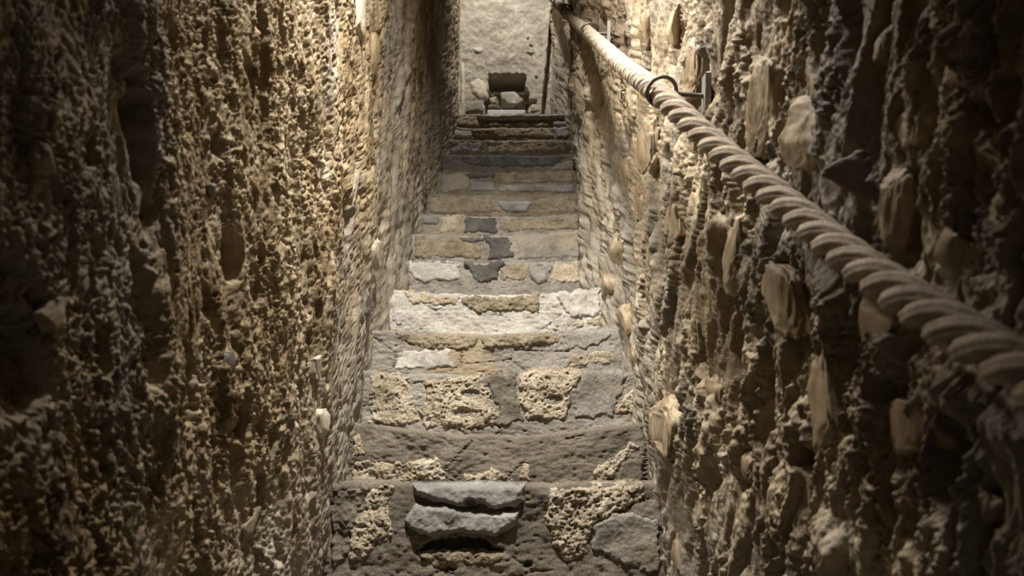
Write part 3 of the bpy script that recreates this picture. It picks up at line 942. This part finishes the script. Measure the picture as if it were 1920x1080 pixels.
path = catmull(P, 60)
sl = np.concatenate([[0], np.cumsum(np.linalg.norm(np.diff(path, axis=0), axis=1))])
NS = 1700
s = np.linspace(0, sl[-1], NS)
path = np.stack([np.interp(s, sl, path[:, k]) for k in range(3)], -1)
ker = np.ones(25) / 25
for k in range(3):
    path[12:-12, k] = np.convolve(path[:, k], ker, 'same')[12:-12]
T = np.gradient(path, axis=0)
T /= np.linalg.norm(T, axis=1)[:, None]
side_v = np.cross(T, np.array([0, 0, 1.0]))
side_v /= np.linalg.norm(side_v, axis=1)[:, None]
up_v = np.cross(side_v, T)
LAY, R_OFF, R_ST, TW = 0.145, 0.0125, 0.0128, 1
rope = empty('handrail_rope', path[0])
tag(rope, 'thick twisted beige hemp handrail rope threaded through the iron rings', 'rope')
NPH = 32
for k in range(3):
    ang = TW * 2 * math.pi * s / LAY + k * 2 * math.pi / 3
    rad = np.cos(ang)[:, None] * side_v + np.sin(ang)[:, None] * up_v
    cen = path + R_OFF * rad
    tn = np.gradient(cen, axis=0)
    tn /= np.linalg.norm(tn, axis=1)[:, None]
    bi = np.cross(tn, rad)
    bi /= np.linalg.norm(bi, axis=1)[:, None]
    nr_ = np.cross(bi, tn)
    ph = np.linspace(0, 2 * math.pi, NPH, endpoint=False)
    yarn = 8 * (ph[None, :] + TW * 0.0) + (-TW) * 2 * math.pi * s[:, None] / 0.030
    rr = R_ST * (1 + 0.16 * np.abs(np.sin(yarn / 2)) - 0.08)
    rr = rr * (1 + 0.03 * gn2(s[:, None] * 60 + 0 * ph[None, :], np.cos(ph)[None, :] * 2 + 0 * s[:, None] + 5 * k, 601))
    V = cen[:, None, :] + rr[..., None] * (np.cos(ph)[None, :, None] * nr_[:, None, :] + np.sin(ph)[None, :, None] * bi[:, None, :])
    i = np.arange(NS * NPH).reshape(NS, NPH)
    j = np.roll(i, -1, 1)
    Fq = np.stack([i[:-1], j[:-1], j[1:], i[1:]], -1).reshape(-1, 4)
    mesh_obj('strand', V.reshape(-1, 3), Fq, M['rope'], rope)


# ------------------------------------------------------------------ iron ring bolts
def tube(pts, r, n=14, closed=False):
    pts = np.asarray(pts, float)
    if closed:
        t = np.roll(pts, -1, 0) - np.roll(pts, 1, 0)
    else:
        t = np.gradient(pts, axis=0)
    t /= np.linalg.norm(t, axis=1)[:, None]
    ref = np.array([0.13, 0.21, 0.97])
    a = np.cross(t, ref)
    a /= np.linalg.norm(a, axis=1)[:, None]
    b = np.cross(t, a)
    ph = np.linspace(0, 2 * math.pi, n, endpoint=False)
    V = pts[:, None, :] + r * (np.cos(ph)[None, :, None] * a[:, None, :] + np.sin(ph)[None, :, None] * b[:, None, :])
    m_ = len(pts)
    i = np.arange(m_ * n).reshape(m_, n)
    j = np.roll(i, -1, 1)
    if closed:
        i2, j2 = np.roll(i, -1, 0), np.roll(j, -1, 0)
    else:
        i2, j2, i, j = i[1:], j[1:], i[:-1], j[:-1]
    return V.reshape(-1, 3), np.stack([i, j, j2, i2], -1).reshape(-1, 4)


def bar_mesh(c, ex, ey, ez, bev=0.002):
    """bevelled box from half extents vectors"""
    V, F = [], []
    X, Y, Z = [np.linalg.norm(e) for e in (ex, ey, ez)]
    ux, uy, uz = ex / X, ey / Y, ez / Z
    for zz, ins in ((-Z, bev), (-Z + bev, 0), (Z - bev, 0), (Z, bev)):
        for sx, sy in ((-1, -1), (1, -1), (1, 1), (-1, 1)):
            V.append(c + ux * sx * (X - ins) + uy * sy * (Y - ins) + uz * zz)
    for k in range(3):
        for j in range(4):
            F.append((k * 4 + j, k * 4 + (j + 1) % 4, k * 4 + 4 + (j + 1) % 4, k * 4 + 4 + j))
    F += [(3, 2, 1, 0), (12, 13, 14, 15)]
    return V, F


def ring_bolt(zc_path_px, label, plate=True, rr=0.031):
    d = np.abs((path - at(*zc_path_px))).sum(1)
    i = int(d.argmin())
    c = path[i] + up_v[i] * 0.009
    t = T[i]
    # ring plane turned a little from square to the rope
    u = np.array([1.0, 0, 0]) - t * t[0]
    u /= np.linalg.norm(u)
    v = np.cross(u, t)
    if v[2] < 0:
        v = -v
    ws = np.interp(c[1], XR_Y, XR_X)
    root = empty('ring_bolt', (ws, c[1], c[2]))
    tag(root, label, 'ring bolt', 'iron ring bolts carrying the rope')
    a = np.linspace(0, 2 * math.pi, 48, endpoint=False)
    ringp = c + rr * (np.cos(a)[:, None] * u + np.sin(a)[:, None] * v)
    mesh_obj('ring', *tube(ringp, 0.0044, 12, True), M['iron'], root)
    p0 = c + rr * (u * 0.94 - v * 0.15)
    p1 = np.array([ws + 0.06, c[1] - 0.005, p0[2] - 0.012])
    pts = p0 + (p1 - p0) * np.linspace(0, 1, 12)[:, None]
    pts[:, 2] -= 0.002 * np.sin(np.linspace(0, math.pi, 12))
    mesh_obj('shaft', *tube(pts, 0.0056, 12), M['iron'], root)
    if plate:
        pc = np.array([wall_surf(GR, c[1], p0[2]) - 0.013, c[1], p0[2] - 0.004])
        ez = np.array([0, -0.28, 0.96]) * 0.042
        ey = np.array([0.12, 0.95, 0.27]) * 0.032
        ex = np.cross(ey, ez)
        ex = ex / np.linalg.norm(ex) * 0.006
        Vv, Ff = bar_mesh(pc, ex, ey, ez)
        mesh_obj('wall_plate', Vv, Ff, M['plate'], root, None, False)


ring_bolt((1240, 178, 1.636), 'large iron ring bolt on a grey wall plate, lowest of those holding the rope')
ring_bolt((1104, 63, 2.95), 'iron ring bolt with wall plate, next above the lowest one on the rope')
ring_bolt((1062, 24, 4.1), 'small dark ring bolt on the upper rope, second from the top landing', False)
ring_bolt((1048, 9, 4.75), 'small dark ring bolt at the rope top, beside the plastered end wall', False)

# small iron hook under the rope
p = on_wall('right', 1178, 178)
p[0] = wall_surf(GR, p[1], p[2]) - 0.012
hk = [p + np.array([0.05, 0, 0.02]), p + np.array([0.0, 0, 0.02]), p + np.array([-0.012, 0, 0.012]), p + np.array([-0.012, 0, -0.018]), p + np.array([-0.004, 0, -0.028])]
Vh, Fh = tube(catmull(np.array(hk), 8), 0.005, 10)
hook = mesh_obj('iron_hook', Vh, Fh, M['iron'], None, p)
tag(hook, 'short rusty iron hook in the wall below the rope', 'hook')
